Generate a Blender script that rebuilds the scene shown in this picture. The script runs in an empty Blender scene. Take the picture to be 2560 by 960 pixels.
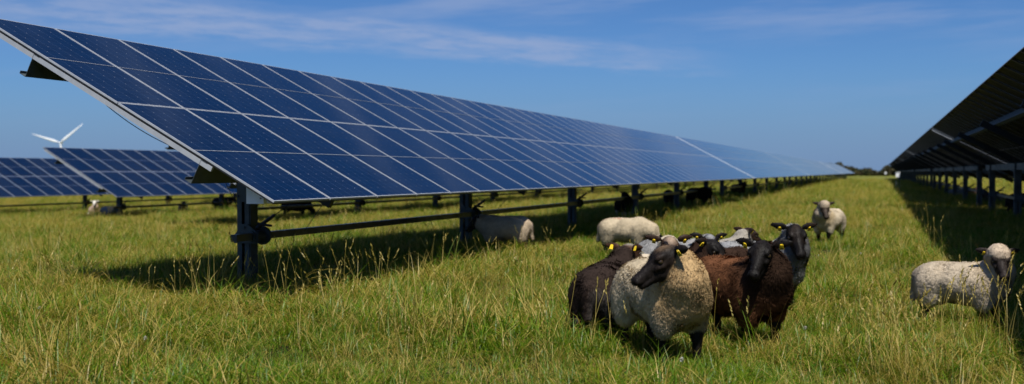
import bpy, math, random
import numpy as np
from mathutils import Vector, Matrix
import openvdb as vdb

rnd = random.Random(7)
rng = np.random.default_rng(11)
D = bpy.data
scene = bpy.context.scene
COL = scene.collection
R = math.radians

# ------------------------------------------------------------------ camera
FPX, W0, H0 = 2500.0, 2560, 960
EYE = 1.42
PITCH = math.atan(50 / FPX)
cam = D.cameras.new('camera')
cam.sensor_width = 36.0
cam.lens = FPX / W0 * 36.0
cam.clip_start, cam.clip_end = 0.1, 20000
cam.dof.use_dof = True
cam.dof.focus_distance = 8.6
cam.dof.aperture_fstop = 1.5
co = D.objects.new('camera', cam)
co.location = (0, 0, EYE)
co.rotation_euler = (math.pi / 2 - PITCH, 0, 0)
COL.objects.link(co)
scene.camera = co

# the rows of panels run along RDIR, CDIR points across them to the right
PHI = math.atan(920 / FPX)
RDIR = np.array([math.sin(PHI), math.cos(PHI)])
CDIR = np.array([math.cos(PHI), -math.sin(PHI)])


def ct(c, t):
    p = CDIR * c + RDIR * t
    return float(p[0]), float(p[1])


def ground_z(x, y):
    """lie of the meadow: it falls away gently under the rows on the left"""
    x = np.asarray(x, float); y = np.asarray(y, float)
    c = CDIR[0] * x + CDIR[1] * y
    z = -0.0245 * np.clip(-c - 9.0, 0, 34)
    d = np.hypot(x, y)
    f = np.clip((d - 3) / 6, 0, 1) * np.clip((120 - d) / 60, 0, 1)
    z = z + f * (0.022 * np.sin(0.9 * x + 0.5 * y) + 0.018 * np.sin(0.37 * x - 1.1 * y + 1.3) + 0.012 * np.sin(2.1 * x + 1.7 * y))
    return z


def gz(x, y):
    return float(ground_z(x, y))


def px_ground(px, py):
    """where the sight line through a photograph pixel meets the meadow"""
    dx, dy = (px - 1280) / FPX, (480 - py) / FPX
    d = np.array([dx, math.cos(PITCH) + dy * math.sin(PITCH), -math.sin(PITCH) + dy * math.cos(PITCH)])
    z = 0.0
    for _ in range(12):
        s = (z - EYE) / d[2]
        z = gz(d[0] * s, d[1] * s)
    return float(d[0] * s), float(d[1] * s)


# ------------------------------------------------------------------ helpers
def link(o, parent=None):
    COL.objects.link(o)
    if parent is not None:
        o.parent = parent
    return o


def empty(name, loc=(0, 0, 0), rz=0.0):
    o = D.objects.new(name, None)
    o.empty_display_size = 0.2
    o.location = loc
    o.rotation_euler = (0, 0, rz)
    return link(o)


def tag(o, label=None, cat=None, group=None, kind=None):
    if label: o['label'] = label
    if cat: o['category'] = cat
    if group: o['group'] = group
    if kind: o['kind'] = kind
    return o


class MB:
    """collects boxes, tubes and plates for ONE mesh object"""
    def __init__(s):
        s.v, s.f, s.m, s.uv = [], [], [], {}

    def add(s, vs, fs, m=0):
        n = len(s.v)
        s.v += [tuple(map(float, p)) for p in vs]
        for f in fs:
            s.f.append(tuple(i + n for i in f)); s.m.append(m)

    def box(s, c, size, rot=None, m=0):
        hx, hy, hz = size[0] / 2, size[1] / 2, size[2] / 2
        P = [(-hx, -hy, -hz), (hx, -hy, -hz), (hx, hy, -hz), (-hx, hy, -hz), (-hx, -hy, hz), (hx, -hy, hz), (hx, hy, hz), (-hx, hy, hz)]
        if rot is not None:
            P = [tuple(rot @ Vector(p)) for p in P]
        P = [(p[0] + c[0], p[1] + c[1], p[2] + c[2]) for p in P]
        s.add(P, [(0, 3, 2, 1), (4, 5, 6, 7), (0, 1, 5, 4), (1, 2, 6, 5), (2, 3, 7, 6), (3, 0, 4, 7)], m)

    def tube(s, a, b, ra, rb=None, n=10, m=0):
        rb = ra if rb is None else rb
        a, b = Vector(a), Vector(b)
        d = (b - a).normalized()
        u = d.orthogonal().normalized(); w = d.cross(u)
        P = []
        for p, r in ((a, ra), (b, rb)):
            for k in range(n):
                t = 2 * math.pi * k / n
                P.append(p + u * (r * math.cos(t)) + w * (r * math.sin(t)))
        F = [(k, (k + 1) % n, n + (k + 1) % n, n + k) for k in range(n)]
        F += [tuple(range(n - 1, -1, -1)), tuple(range(n, 2 * n))]
        s.add(P, F, m)

    def prism(s, poly, axis_a, axis_b, m=0):
        """polygon points (3D) swept from offset axis_a to axis_b"""
        n = len(poly)
        P = [Vector(p) + Vector(axis_a) for p in poly] + [Vector(p) + Vector(axis_b) for p in poly]
        F = [(k, (k + 1) % n, n + (k + 1) % n, n + k) for k in range(n)]
        F += [tuple(range(n - 1, -1, -1)), tuple(range(n, 2 * n))]
        s.add(P, F, m)

    def mesh(s, name, mats, smooth=False):
        me = D.meshes.new(name)
        me.from_pydata(s.v, [], s.f)
        for m in (mats if isinstance(mats, (list, tuple)) else [mats]):
            me.materials.append(m)
        me.polygons.foreach_set('material_index', s.m)
        if smooth:
            me.polygons.foreach_set('use_smooth', [True] * len(s.f))
        me.update()
        return me

    def build(s, name, mats, parent=None, smooth=False):
        return link(D.objects.new(name, s.mesh(name, mats, smooth)), parent)


def np_mesh(name, verts, faces_list, mats, smooth=True):
    """mesh from numpy arrays; faces_list: arrays of triangles or quads"""
    me = D.meshes.new(name)
    nf = sum(len(f) for f in faces_list)
    loops = np.concatenate([f.reshape(-1) for f in faces_list]) if nf else np.zeros(0, int)
    sizes = np.concatenate([np.full(len(f), f.shape[1]) for f in faces_list])
    starts = np.concatenate([[0], np.cumsum(sizes)[:-1]])
    me.vertices.add(len(verts))
    me.vertices.foreach_set('co', np.ascontiguousarray(verts, dtype=np.float32).reshape(-1))
    me.loops.add(len(loops))
    me.loops.foreach_set('vertex_index', loops.astype(np.int32))
    me.polygons.add(nf)
    me.polygons.foreach_set('loop_start', starts.astype(np.int32))
    me.polygons.foreach_set('use_smooth', np.full(nf, smooth))
    for m in mats:
        me.materials.append(m)
    me.update(calc_edges=True)
    me.validate()
    return me


def set_col(me, name, arr):
    a = me.color_attributes.new(name, 'FLOAT_COLOR', 'POINT')
    full = np.ones((len(me.vertices), 4), np.float32)
    full[:, :arr.shape[1]] = arr
    a.data.foreach_set('color', full.reshape(-1))


def set_float(me, name, arr):
    a = me.attributes.new(name, 'FLOAT', 'POINT')
    a.data.foreach_set('value', np.asarray(arr, np.float32))


# ------------------------------------------------------------------ materials
class NT:
    def __init__(s, mat):
        s.t = mat.node_tree
        s.n, s.l = s.t.nodes, s.t.links

    def new(s, typ, **kw):
        n = s.n.new(typ)
        for k, v in kw.items():
            if k.startswith('i_'):
                n.inputs[k[2:].replace('_', ' ')].default_value = v
            else:
                setattr(n, k, v)
        return n

    def val(s, sock, v):
        if hasattr(v, 'links') or isinstance(v, bpy.types.NodeSocket):
            s.l.new(v, sock)
        else:
            sock.default_value = v

    def math(s, op, a, b=0.0, c=None, clamp=False):
        n = s.new('ShaderNodeMath', operation=op, use_clamp=clamp)
        s.val(n.inputs[0], a); s.val(n.inputs[1], b)
        if c is not None: s.val(n.inputs[2], c)
        return n.outputs[0]

    def mix(s, f, a, b, blend='MIX'):
        n = s.new('ShaderNodeMix', data_type='RGBA', blend_type=blend)
        s.val(n.inputs['Factor'], f)
        s.val(n.inputs[6], (*a, 1) if isinstance(a, tuple) and len(a) == 3 else a)
        s.val(n.inputs[7], (*b, 1) if isinstance(b, tuple) and len(b) == 3 else b)
        return n.outputs[2]

    def smooth(s, x, a, b, lo=0.0, hi=1.0):
        n = s.new('ShaderNodeMapRange', interpolation_type='SMOOTHSTEP')
        s.val(n.inputs['Value'], x)
        n.inputs['From Min'].default_value = a; n.inputs['From Max'].default_value = b
        n.inputs['To Min'].default_value = lo; n.inputs['To Max'].default_value = hi
        return n.outputs['Result']

    def noise(s, vec, scale, detail=3.0, rough=0.55, dim='3D'):
        n = s.new('ShaderNodeTexNoise', noise_dimensions=dim)
        n.inputs['Scale'].default_value = scale
        n.inputs['Detail'].default_value = detail
        n.inputs['Roughness'].default_value = rough
        if vec is not None: s.l.new(vec, n.inputs['Vector'])
        return n.outputs['Fac']

    def attr(s, name, out='Color'):
        n = s.new('ShaderNodeAttribute', attribute_name=name)
        return n.outputs[out]


def material(name, color=(0.5, 0.5, 0.5), rough=0.6, metal=0.0, spec=0.5, var=0.12, scale=9.0, bump=0.0):
    """principled surface with some uneven colour and gloss"""
    m = D.materials.new(name); m.use_nodes = True
    t = NT(m)
    b = t.n['Principled BSDF']
    pos = t.new('ShaderNodeTexCoord').outputs['Object']
    nz = t.noise(pos, scale, 5)
    f = t.smooth(nz, 0.3, 0.7, 1 - var, 1 + var)
    colr = t.mix(1.0, color, (1, 1, 1), 'MULTIPLY')
    n = t.new('ShaderNodeVectorMath', operation='SCALE')
    t.l.new(colr, n.inputs[0]); t.l.new(f, n.inputs['Scale'])
    t.l.new(n.outputs[0], b.inputs['Base Color'])
    t.l.new(t.smooth(nz, 0.25, 0.75, max(0.02, rough - 0.1), min(1, rough + 0.1)), b.inputs['Roughness'])
    b.inputs['Metallic'].default_value = metal
    b.inputs['Specular IOR Level'].default_value = spec
    if bump:
        bn = t.new('ShaderNodeBump'); bn.inputs['Strength'].default_value = bump; bn.inputs['Distance'].default_value = 0.01
        t.l.new(t.noise(pos, scale * 4, 4), bn.inputs['Height'])
        t.l.new(bn.outputs[0], b.inputs['Normal'])
    return m


M = {}
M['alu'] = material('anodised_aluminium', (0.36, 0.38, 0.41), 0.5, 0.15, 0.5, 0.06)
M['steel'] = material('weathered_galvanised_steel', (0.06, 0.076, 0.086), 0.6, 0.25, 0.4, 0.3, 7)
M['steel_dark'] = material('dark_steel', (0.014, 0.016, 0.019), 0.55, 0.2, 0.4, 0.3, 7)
M['tube_steel'] = material('drive_tube_steel', (0.018, 0.024, 0.036), 0.4, 0.0, 0.5, 0.25, 6)
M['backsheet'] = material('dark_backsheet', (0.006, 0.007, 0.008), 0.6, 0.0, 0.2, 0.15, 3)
M['box_white'] = material('white_box_enamel', (0.74, 0.76, 0.78), 0.45, 0.0, 0.4, 0.05)
M['cable'] = material('black_cable', (0.012, 0.012, 0.013), 0.5)
M['turbine'] = material('white_turbine_paint', (0.78, 0.79, 0.8), 0.5, 0, 0.4, 0.03, 0.2)
M['tag'] = material('yellow_plastic', (0.8, 0.56, 0.02), 0.45, 0, 0.4, 0.06, 60)
M['tag_mark'] = material('black_print', (0.02, 0.018, 0.015), 0.6)
M['eye'] = material('sheep_eye', (0.035, 0.022, 0.01), 0.08, 0, 0.8, 0.3, 80)
M['clover'] = material('clover_white', (0.7, 0.68, 0.62), 0.8, 0, 0.2, 0.1, 80)


def glass_material():
    """dark blue half-cut cells under glass: UV in metres across/along a module"""
    m = D.materials.new('solar_glass'); m.use_nodes = True
    t = NT(m); b = t.n['Principled BSDF']
    uv = t.new('ShaderNodeUVMap', uv_map='UVMap').outputs[0]
    sp = t.new('ShaderNodeSeparateXYZ'); t.l.new(uv, sp.inputs[0])
    u, v = sp.outputs[0], sp.outputs[1]
    cu, cv = 1.0 / 6 * 0.985, 2.05 / 24
    fu = t.math('ABSOLUTE', t.math('SUBTRACT', t.math('FRACT', t.math('DIVIDE', u, cu)), 0.5))     # .5 at a cell border
    fv = t.math('ABSOLUTE', t.math('SUBTRACT', t.math('FRACT', t.math('DIVIDE', v, cv)), 0.5))
    fv2 = t.math('ABSOLUTE', t.math('SUBTRACT', t.math('FRACT', t.math('DIVIDE', v, cv * 2)), 0.5))
    du = t.math('MULTIPLY', t.math('SUBTRACT', 0.5, fu), cu)
    dv = t.math('MULTIPLY', t.math('SUBTRACT', 0.5, fv), cv)
    dv2 = t.math('MULTIPLY', t.math('SUBTRACT', 0.5, fv2), cv * 2)
    gap = t.math('MAXIMUM', t.smooth(du, 0.0008, 0.0022, 1, 0), t.math('MULTIPLY', t.smooth(dv, 0.0006, 0.0018, 1, 0), 0.35))
    dia = t.smooth(t.math('ADD', du, dv2), 0.005, 0.009, 1, 0)                                       # cut corners
    bus = t.math('ABSOLUTE', t.math('SUBTRACT', t.math('FRACT', t.math('DIVIDE', u, cu / 9)), 0.5))
    busm = t.math('MULTIPLY', t.smooth(bus, 0.0, 0.03, 1, 0), 0.06)
    gid = t.new('ShaderNodeCombineXYZ')
    t.l.new(t.math('FLOOR', t.math('DIVIDE', u, cu)), gid.inputs[0]); t.l.new(t.math('FLOOR', t.math('DIVIDE', v, cv)), gid.inputs[1])
    wn = t.new('ShaderNodeTexWhiteNoise', noise_dimensions='2D'); t.l.new(gid.outputs[0], wn.inputs['Vector'])
    cell = t.mix(wn.outputs['Value'], (0.0005, 0.0088, 0.034), (0.0006, 0.0108, 0.041))
    oi = t.new('ShaderNodeObjectInfo')
    cell = t.mix(t.math('MULTIPLY', oi.outputs['Random'], 0.6), cell, (0.0010, 0.0085, 0.033))
    c = t.mix(busm, cell, (0.10, 0.13, 0.18))
    c = t.mix(t.math('MULTIPLY', gap, 0.30), c, (0.14, 0.20, 0.32))
    c = t.mix(t.math('MULTIPLY', dia, 0.4), c, (0.45, 0.49, 0.55))
    dust = t.noise(t.new('ShaderNodeNewGeometry').outputs['Position'], 1.3, 6)
    c = t.mix(t.smooth(dust, 0.4, 0.8, 0.0, 0.012), c, (0.3, 0.29, 0.26))
    t.l.new(c, b.inputs['Base Color'])
    t.l.new(t.smooth(dust, 0.3, 0.75, 0.035, 0.085), b.inputs['Roughness'])
    b.inputs['IOR'].default_value = 1.17
    b.inputs['Specular IOR Level'].default_value = 0.42
    return m


M['glass'] = glass_material()


def wool_material():
    m = D.materials.new('sheep_coat'); m.use_nodes = True
    t = NT(m); b = t.n['Principled BSDF']
    pos = t.new('ShaderNodeTexCoord').outputs['Object']
    wool = t.attr('wool', 'Fac')
    c = t.attr('coat')
    n1 = t.noise(pos, 14, 4)
    n2 = t.noise(pos, 70, 3)
    f = t.math('MULTIPLY', t.smooth(n1, 0.3, 0.7, 0.86, 1.1), t.smooth(n2, 0.3, 0.7, 0.9, 1.08))
    sc = t.new('ShaderNodeVectorMath', operation='SCALE'); t.l.new(c, sc.inputs[0]); t.l.new(f, sc.inputs['Scale'])
    t.l.new(sc.outputs[0], b.inputs['Base Color'])
    t.l.new(t.math('ADD', 0.58, t.math('MULTIPLY', wool, 0.37)), b.inputs['Roughness'])
    t.l.new(t.math('SUBTRACT', 0.16, t.math('MULTIPLY', wool, 0.12)), b.inputs['Specular IOR Level'])
    b.inputs['Sheen Weight'].default_value = 0.0
    vo = t.new('ShaderNodeTexVoronoi', feature='SMOOTH_F1'); vo.inputs['Scale'].default_value = 62
    t.l.new(pos, vo.inputs['Vector'])
    h = t.math('ADD', t.math('MULTIPLY', vo.outputs['Distance'], wool), t.math('MULTIPLY', n2, 0.35))
    bn = t.new('ShaderNodeBump'); bn.inputs['Strength'].default_value = 0.35; bn.inputs['Distance'].default_value = 0.008
    t.l.new(h, bn.inputs['Height']); t.l.new(bn.outputs[0], b.inputs['Normal'])
    return m


def strand_material():
    m = D.materials.new('wool_strands'); m.use_nodes = True
    t = NT(m); b = t.n['Principled BSDF']
    t.l.new(t.attr('coat'), b.inputs['Base Color'])
    b.inputs['Roughness'].default_value = 0.9
    b.inputs['Specular IOR Level'].default_value = 0.056
    return m


M['coat'] = wool_material()
M['strand'] = strand_material()


def grass_material():
    """blades: per-blade random plus slow patches across the meadow decide green or straw"""
    m = D.materials.new('grass_blades'); m.use_nodes = True
    t = NT(m)
    out = t.n['Material Output']; t.n.remove(t.n['Principled BSDF'])
    pos = t.new('ShaderNodeNewGeometry').outputs['Position']
    r = t.attr('blade', 'Color')
    sp = t.new('ShaderNodeSeparateColor'); t.l.new(r, sp.inputs[0])
    a, dry, hue = sp.outputs[0], sp.outputs[1], sp.outputs[2]
    patch = t.noise(pos, 0.55, 4, 0.6)
    patch2 = t.noise(pos, 2.3, 3, 0.6)
    p = t.math('ADD', t.math('MULTIPLY', patch, 0.65), t.math('MULTIPLY', patch2, 0.35))
    thr = t.math('ADD', t.smooth(p, 0.41, 0.66, 0.01, 0.60), t.math('MULTIPLY', dry, 1.2))
    straw = t.smooth(t.math('SUBTRACT', thr, a), -0.06, 0.06)
    g = t.mix(hue, (0.028, 0.098, 0.002), (0.185, 0.275, 0.004))
    g = t.mix(t.smooth(patch2, 0.4, 0.7), g, (0.085, 0.175, 0.006))
    s = t.mix(hue, (0.27, 0.205, 0.028), (0.52, 0.41, 0.125))
    c = t.mix(straw, g, s)
    d = t.new('ShaderNodeBsdfDiffuse'); t.l.new(c, d.inputs['Color'])
    tr = t.new('ShaderNodeBsdfTranslucent'); t.l.new(t.mix(1.0, c, (1.1, 1.1, 0.5), 'MULTIPLY'), tr.inputs['Color'])
    gl = t.new('ShaderNodeBsdfGlossy'); gl.inputs['Roughness'].default_value = 0.45
    mx = t.new('ShaderNodeMixShader'); mx.inputs[0].default_value = 0.42
    t.l.new(d.outputs[0], mx.inputs[1]); t.l.new(tr.outputs[0], mx.inputs[2])
    m2 = t.new('ShaderNodeMixShader'); m2.inputs[0].default_value = 0.025
    t.l.new(mx.outputs[0], m2.inputs[1]); t.l.new(gl.outputs[0], m2.inputs[2])
    t.l.new(m2.outputs[0], out.inputs['Surface'])
    return m


def meadow_material():
    m = D.materials.new('meadow_ground'); m.use_nodes = True
    t = NT(m); b = t.n['Principled BSDF']
    pos = t.new('ShaderNodeNewGeometry').outputs['Position']
    sp = t.new('ShaderNodeVectorMath', operation='LENGTH'); t.l.new(pos, sp.inputs[0])
    n1 = t.noise(pos, 0.55, 4, 0.6); n2 = t.noise(pos, 2.3, 3, 0.6); n3 = t.noise(pos, 25, 4, 0.7); n4 = t.noise(pos, 0.05, 4)
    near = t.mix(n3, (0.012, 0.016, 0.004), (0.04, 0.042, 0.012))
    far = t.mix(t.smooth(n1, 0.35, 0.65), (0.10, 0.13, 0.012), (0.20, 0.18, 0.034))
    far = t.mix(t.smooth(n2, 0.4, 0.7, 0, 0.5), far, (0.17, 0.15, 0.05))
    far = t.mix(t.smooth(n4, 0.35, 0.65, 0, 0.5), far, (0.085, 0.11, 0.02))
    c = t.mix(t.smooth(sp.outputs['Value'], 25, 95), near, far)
    t.l.new(c, b.inputs['Base Color'])
    b.inputs['Roughness'].default_value = 0.95; b.inputs['Specular IOR Level'].default_value = 0.1
    bn = t.new('ShaderNodeBump'); bn.inputs['Strength'].default_value = 0.8; bn.inputs['Distance'].default_value = 0.056
    t.l.new(n3, bn.inputs['Height']); t.l.new(bn.outputs[0], b.inputs['Normal'])
    return m


M['blade'] = grass_material()
M['meadow'] = meadow_material()


def leaf_material():
    m = D.materials.new('far_foliage'); m.use_nodes = True
    t = NT(m); b = t.n['Principled BSDF']
    pos = t.new('ShaderNodeNewGeometry').outputs['Position']
    c = t.mix(t.smooth(t.noise(pos, 0.35, 4), 0.35, 0.65), (0.035, 0.045, 0.02), (0.085, 0.07, 0.035))
    t.l.new(c, b.inputs['Base Color']); b.inputs['Roughness'].default_value = 0.9
    b.inputs['Specular IOR Level'].default_value = 0.1
    return m


M['leaf'] = leaf_material()

# ------------------------------------------------------------------ sun and sky
K_ACROSS, M_ALONG = 0.29, 0.54           # shadow offset per metre of height: across the rows to the left, along the rows away
off = -CDIR * K_ACROSS + RDIR * M_ALONG
to_sun = Vector((-off[0], -off[1], 1.0)).normalized()
SUN_EL = math.asin(to_sun.z)
SUN_AZ = math.atan2(to_sun.x, to_sun.y)
sl = D.lights.new('sun', 'SUN')
sl.energy = 5.0
sl.angle = R(0.53)
sl.color = (1.0, 0.95, 0.86)
so = D.objects.new('sun', sl)
so.rotation_euler = to_sun.to_track_quat('Z', 'Y').to_euler()
so.location = (0, -20, 40)
COL.objects.link(so)

wd = D.worlds.new('World')
scene.world = wd
wd.use_nodes = True
t = NT(wd)
bg = t.n['Background']
sky = t.new('ShaderNodeTexSky', sky_type='NISHITA')
sky.sun_disc = False
sky.sun_elevation = SUN_EL
sky.sun_rotation = SUN_AZ
sky.altitude = 0
sky.air_density = 1.0
sky.dust_density = 0.35
sky.ozone_density = 2.5
bg.inputs['Strength'].default_value = 0.056
# thin cirrus: direction split into bearing (x/y) and height (z/y)
gen = t.new('ShaderNodeTexCoord').outputs['Generated']
sx = t.new('ShaderNodeSeparateXYZ'); t.l.new(gen, sx.inputs[0])
yy = t.math('MAXIMUM', sx.outputs[1], 0.05)
u = t.math('DIVIDE', sx.outputs[0], yy); v = t.math('DIVIDE', sx.outputs[2], yy)
cv = t.new('ShaderNodeCombineXYZ')
sk = t.math('ADD', v, t.math('MULTIPLY', u, 0.10))
t.l.new(t.math('MULTIPLY', u, 5.0), cv.inputs[0]); t.l.new(t.math('MULTIPLY', sk, 30.0), cv.inputs[1])
nA = t.noise(cv.outputs[0], 1.0, 6, 0.62)
cv2 = t.new('ShaderNodeCombineXYZ')
t.l.new(t.math('MULTIPLY', u, 3.0), cv2.inputs[0])
t.l.new(t.math('MULTIPLY', t.math('SUBTRACT', v, t.math('MULTIPLY', u, 0.06)), 26.0), cv2.inputs[1]); cv2.inputs[2].default_value = 4.7
nB = t.noise(cv2.outputs[0], 1.0, 5, 0.6)
wob = t.math('MULTIPLY', t.math('SUBTRACT', nA, 0.5), 0.022)
line = t.math('SUBTRACT', t.math('ADD', 0.1255, wob), t.math('MULTIPLY', u, 0.088))
fib = t.new('ShaderNodeCombineXYZ')
t.l.new(t.math('MULTIPLY', u, 16.0), fib.inputs[0]); t.l.new(t.math('MULTIPLY', t.math('ADD', v, t.math('MULTIPLY', u, 0.05)), 120.0), fib.inputs[1])
nF = t.noise(fib.outputs[0], 1.0, 7, 0.65)
dist = t.math('ABSOLUTE', t.math('ADD', t.math('SUBTRACT', v, line), t.math('MULTIPLY', t.math('SUBTRACT', nF, 0.5), 0.022)))
wid = t.math('SUBTRACT', 0.020, t.math('MULTIPLY', u, 0.026))
band = t.smooth(t.math('DIVIDE', dist, wid), 0.35, 1.05, 1, 0)
band = t.math('MULTIPLY', band, t.smooth(u, 0.12, 0.24, 1, 0))
band = t.math('MULTIPLY', band, t.smooth(nA, 0.3, 0.6, 0.3, 1.0))
band = t.math('MULTIPLY', band, t.smooth(nF, 0.34, 0.6, 0.4, 1.0))
wisp = t.math('MULTIPLY', t.smooth(nB, 0.44, 0.7, 0, 0.7), t.smooth(v, 0.10, 0.17))
wisp2 = t.math('MULTIPLY', t.smooth(nB, 0.5, 0.8, 0, 0.2), t.smooth(v, 0.03, 0.08))
cl = t.math('MAXIMUM', band, t.math('MAXIMUM', wisp, wisp2))
cl = t.math('MULTIPLY', cl, 0.68)
tint = t.mix(1.0, sky.outputs[0], (0.48, 0.80, 1.30), 'MULTIPLY')
tint = t.mix(t.smooth(v, 0.0, 0.12, 0.75, 0.0), tint, (2.45, 3.95, 7.3))
skyc = t.mix(cl, tint, (5.0, 6.2, 9.3))
t.l.new(skyc, bg.inputs['Color'])

vs = scene.view_settings
scene.display_settings.display_device = 'sRGB'
vs.view_transform = 'Standard'
vs.look = 'None'
vs.exposure = 0.25
vs.gamma = 1.0
vs.use_curve_mapping = False
scene.render.engine = 'CYCLES'
scene.cycles.max_bounces = 6
scene.cycles.diffuse_bounces = 3
scene.cycles.transparent_max_bounces = 4
scene.cycles.caustics_reflective = False
scene.cycles.caustics_refractive = False
scene.cycles.use_denoising = True

# ------------------------------------------------------------------ ground
def build_ground():
    near = np.concatenate([np.arange(-60, 140.1, 1.0)])
    xs = np.concatenate([[-6000, -2500, -1000, -500, -250, -150, -110], np.arange(-90, 90.1, 1.0), [110, 150, 250, 500, 1000, 2500, 6000]])
    ys = np.concatenate([[-300, -80, -30], np.arange(-10, 130.1, 1.0), [145, 165, 200, 260, 350, 500, 800, 1500, 3000, 7000]])
    X, Y = np.meshgrid(xs, ys, indexing='ij')
    V = np.stack([X, Y, ground_z(X, Y)], -1).reshape(-1, 3)
    nx, ny = len(xs), len(ys)
    i, j = np.meshgrid(np.arange(nx - 1), np.arange(ny - 1), indexing='ij')
    a = (i * ny + j).reshape(-1)
    F = np.stack([a, a + ny, a + ny + 1, a + 1], -1)
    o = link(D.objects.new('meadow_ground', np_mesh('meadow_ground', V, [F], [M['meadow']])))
    tag(o, 'green and straw coloured meadow sloping gently under the panel rows', 'meadow', kind='structure')


build_ground()

# ------------------------------------------------------------------ solar tables
TH = R(28.0)
HALF = 2.1
ZB = 1.14
ZC = ZB + HALF * math.sin(TH)
S = Vector((math.cos(TH), 0, -math.sin(TH)))        # down the slope
NRM = Vector((math.sin(TH), 0, math.cos(TH)))
NMOD, MP = 37, 1.05
MLEN = NMOD * MP - 0.02
ROT_TABLE = Matrix((S, (0, 1, 0), NRM)).transposed()  # columns: slope, along, normal
ML, MW, MT = 2.09, 1.03, 0.035


def module_glass_mesh():
    """cells under glass, dark sheet behind; origin at the module centre, on its top face"""
    hx, hy = ML / 2 - 0.012, MW / 2 - 0.011
    V = [(-hx, -hy, 0), (hx, -hy, 0), (hx, hy, 0), (-hx, hy, 0), (-hx, -hy, -0.006), (hx, -hy, -0.006), (hx, hy, -0.006), (-hx, hy, -0.006)]
    F = [(0, 1, 2, 3), (7, 6, 5, 4), (0, 4, 5, 1), (1, 5, 6, 2), (2, 6, 7, 3), (3, 7, 4, 0)]
    me = D.meshes.new('module')
    me.from_pydata(V, [], F)
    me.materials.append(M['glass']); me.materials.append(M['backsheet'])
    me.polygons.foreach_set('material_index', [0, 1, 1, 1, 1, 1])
    uv = me.uv_layers.new(name='UVMap')
    for l in me.loops:
        p = V[l.vertex_index]
        uv.data[l.index].uv = (p[1] + hy + 0.004, p[0] + hx + 0.004)
    return me


def module_frame_mesh():
    b = MB()
    fw = 0.0115
    for z, hh, mi in ((-0.008, 0.019, 0), (-0.026, 0.015, 1)):  # silver above, dark below: shade of the underside put into the colour
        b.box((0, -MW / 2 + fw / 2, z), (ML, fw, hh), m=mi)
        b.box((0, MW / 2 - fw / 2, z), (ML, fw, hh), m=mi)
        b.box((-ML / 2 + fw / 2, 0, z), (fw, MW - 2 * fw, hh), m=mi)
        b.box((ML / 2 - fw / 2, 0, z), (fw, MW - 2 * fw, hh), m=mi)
    # inner lip at the back, its shade likewise put into the colour, and the thin white bar where the half cells meet
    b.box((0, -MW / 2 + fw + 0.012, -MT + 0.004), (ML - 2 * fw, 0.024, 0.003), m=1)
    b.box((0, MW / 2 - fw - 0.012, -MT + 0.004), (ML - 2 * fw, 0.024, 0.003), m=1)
    b.box((0, 0, 0.0022), (0.007, MW - 2 * fw, 0.003))
    return b.mesh('module_frame', [M['alu'], M['steel_dark']])


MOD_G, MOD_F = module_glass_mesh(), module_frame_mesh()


def P(d, y, n=0.0):
    """point on a table: d metres down the slope from the middle, y along the row, n off the panel plane"""
    q = S * d + NRM * n
    return Vector((q.x, y, ZC + q.z))


POST_Y = [2.2 + 6.89 * k for k in range(6)]


def purlin_mesh(d):
    """folded Z rail running the length of the table under the modules"""
    b = MB()
    y0, y1 = -0.0, MLEN
    h, w, th = 0.26, 0.085, 0.006
    for (dd, nn, sd, sn) in ((0, -0.045 - h / 2, th, h), (w / 2, -0.045 + th / 2 - 0.003, w, th), (-w / 2, -0.045 - h, w, th)):
        b.box(P(d + dd, (y0 + y1) / 2, nn), (sd, y1 - y0, sn), ROT_TABLE)
    b.box(P(d - w, (y0 + y1) / 2, -0.045 - h + 0.014), (th, y1 - y0, 0.03), ROT_TABLE)
    return b.mesh('purlin', M['steel'])


def rafter_mesh(y):
    b = MB()
    b.box(P(0, y, -0.385), (3.1, 0.07, 0.14), ROT_TABLE)
    b.box(P(-1.2, y, -0.312), (0.2, 0.10, 0.02), ROT_TABLE)
    b.box(P(1.2, y, -0.312), (0.2, 0.10, 0.02), ROT_TABLE)
    return b.mesh('rafter', M['steel_dark'])


def post_mesh(y):
    """rolled channel post, open side towards the row, with a splice plate and bolts"""
    b = MB()
    top = ZC - 0.42
    w, dp, th = 0.195, 0.15, 0.012
    z0 = -0.9
    b.box((0, y + dp / 2, (z0 + top) / 2), (w, th, top - z0))
    for s in (-1, 1):
        b.box((s * (w / 2 - th / 2), y, (z0 + top) / 2), (th, dp - 0.016, top - z0))
        b.box((s * (w / 2 - 0.045), y - dp / 2, (z0 + top) / 2), (0.062, th, top - z0))
    b.box((0, y - dp / 2 - 0.011, top - 0.33), (w - 0.03, 0.009, 0.64))
    for zz in (top - 0.58, top - 0.32, top - 0.1):
        for s in (-1, 1):
            b.tube((s * 0.068, y - dp / 2 - 0.016, zz), (s * 0.068, y - dp / 2 - 0.032, zz), 0.014, n=6)
    return b.mesh('post', M['steel'])


def torque_mesh():
    b = MB()
    b.box((0.02, 2.0 + (MLEN - 2.4) / 2, ZC - 0.55), (0.15, MLEN - 2.4, 0.19))
    return b.mesh('torque_tube', M['steel_dark'])


def strip_mesh():  # added strip, its white stands in for sunlit rail ends in the gap
    b = MB()
    b.box(P(0, -0.075, -0.016), (4.16, 0.13, 0.02), ROT_TABLE)
    b.box(P(0, -0.075, -0.034), (4.10, 0.05, 0.012), ROT_TABLE)
    return b.mesh('lit_end_strip', M['box_white'])


def rail_mesh(y, short=False):
    """the slim grey rail below the frames at a table's end, with a dark slot above it"""
    b = MB()
    d, ln = (-1.62, 0.82) if short else (-0.33, 3.3)
    b.box(P(d, y, -0.068), (ln, 0.028, 0.05), ROT_TABLE)
    b.box(P(d, y, -0.041), (ln, 0.018, 0.004), ROT_TABLE, 1)
    return b.mesh('edge_rail', [M['alu'], M['steel_dark']])


DRV_X, DRV_Z = 0.15, 0.64


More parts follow.
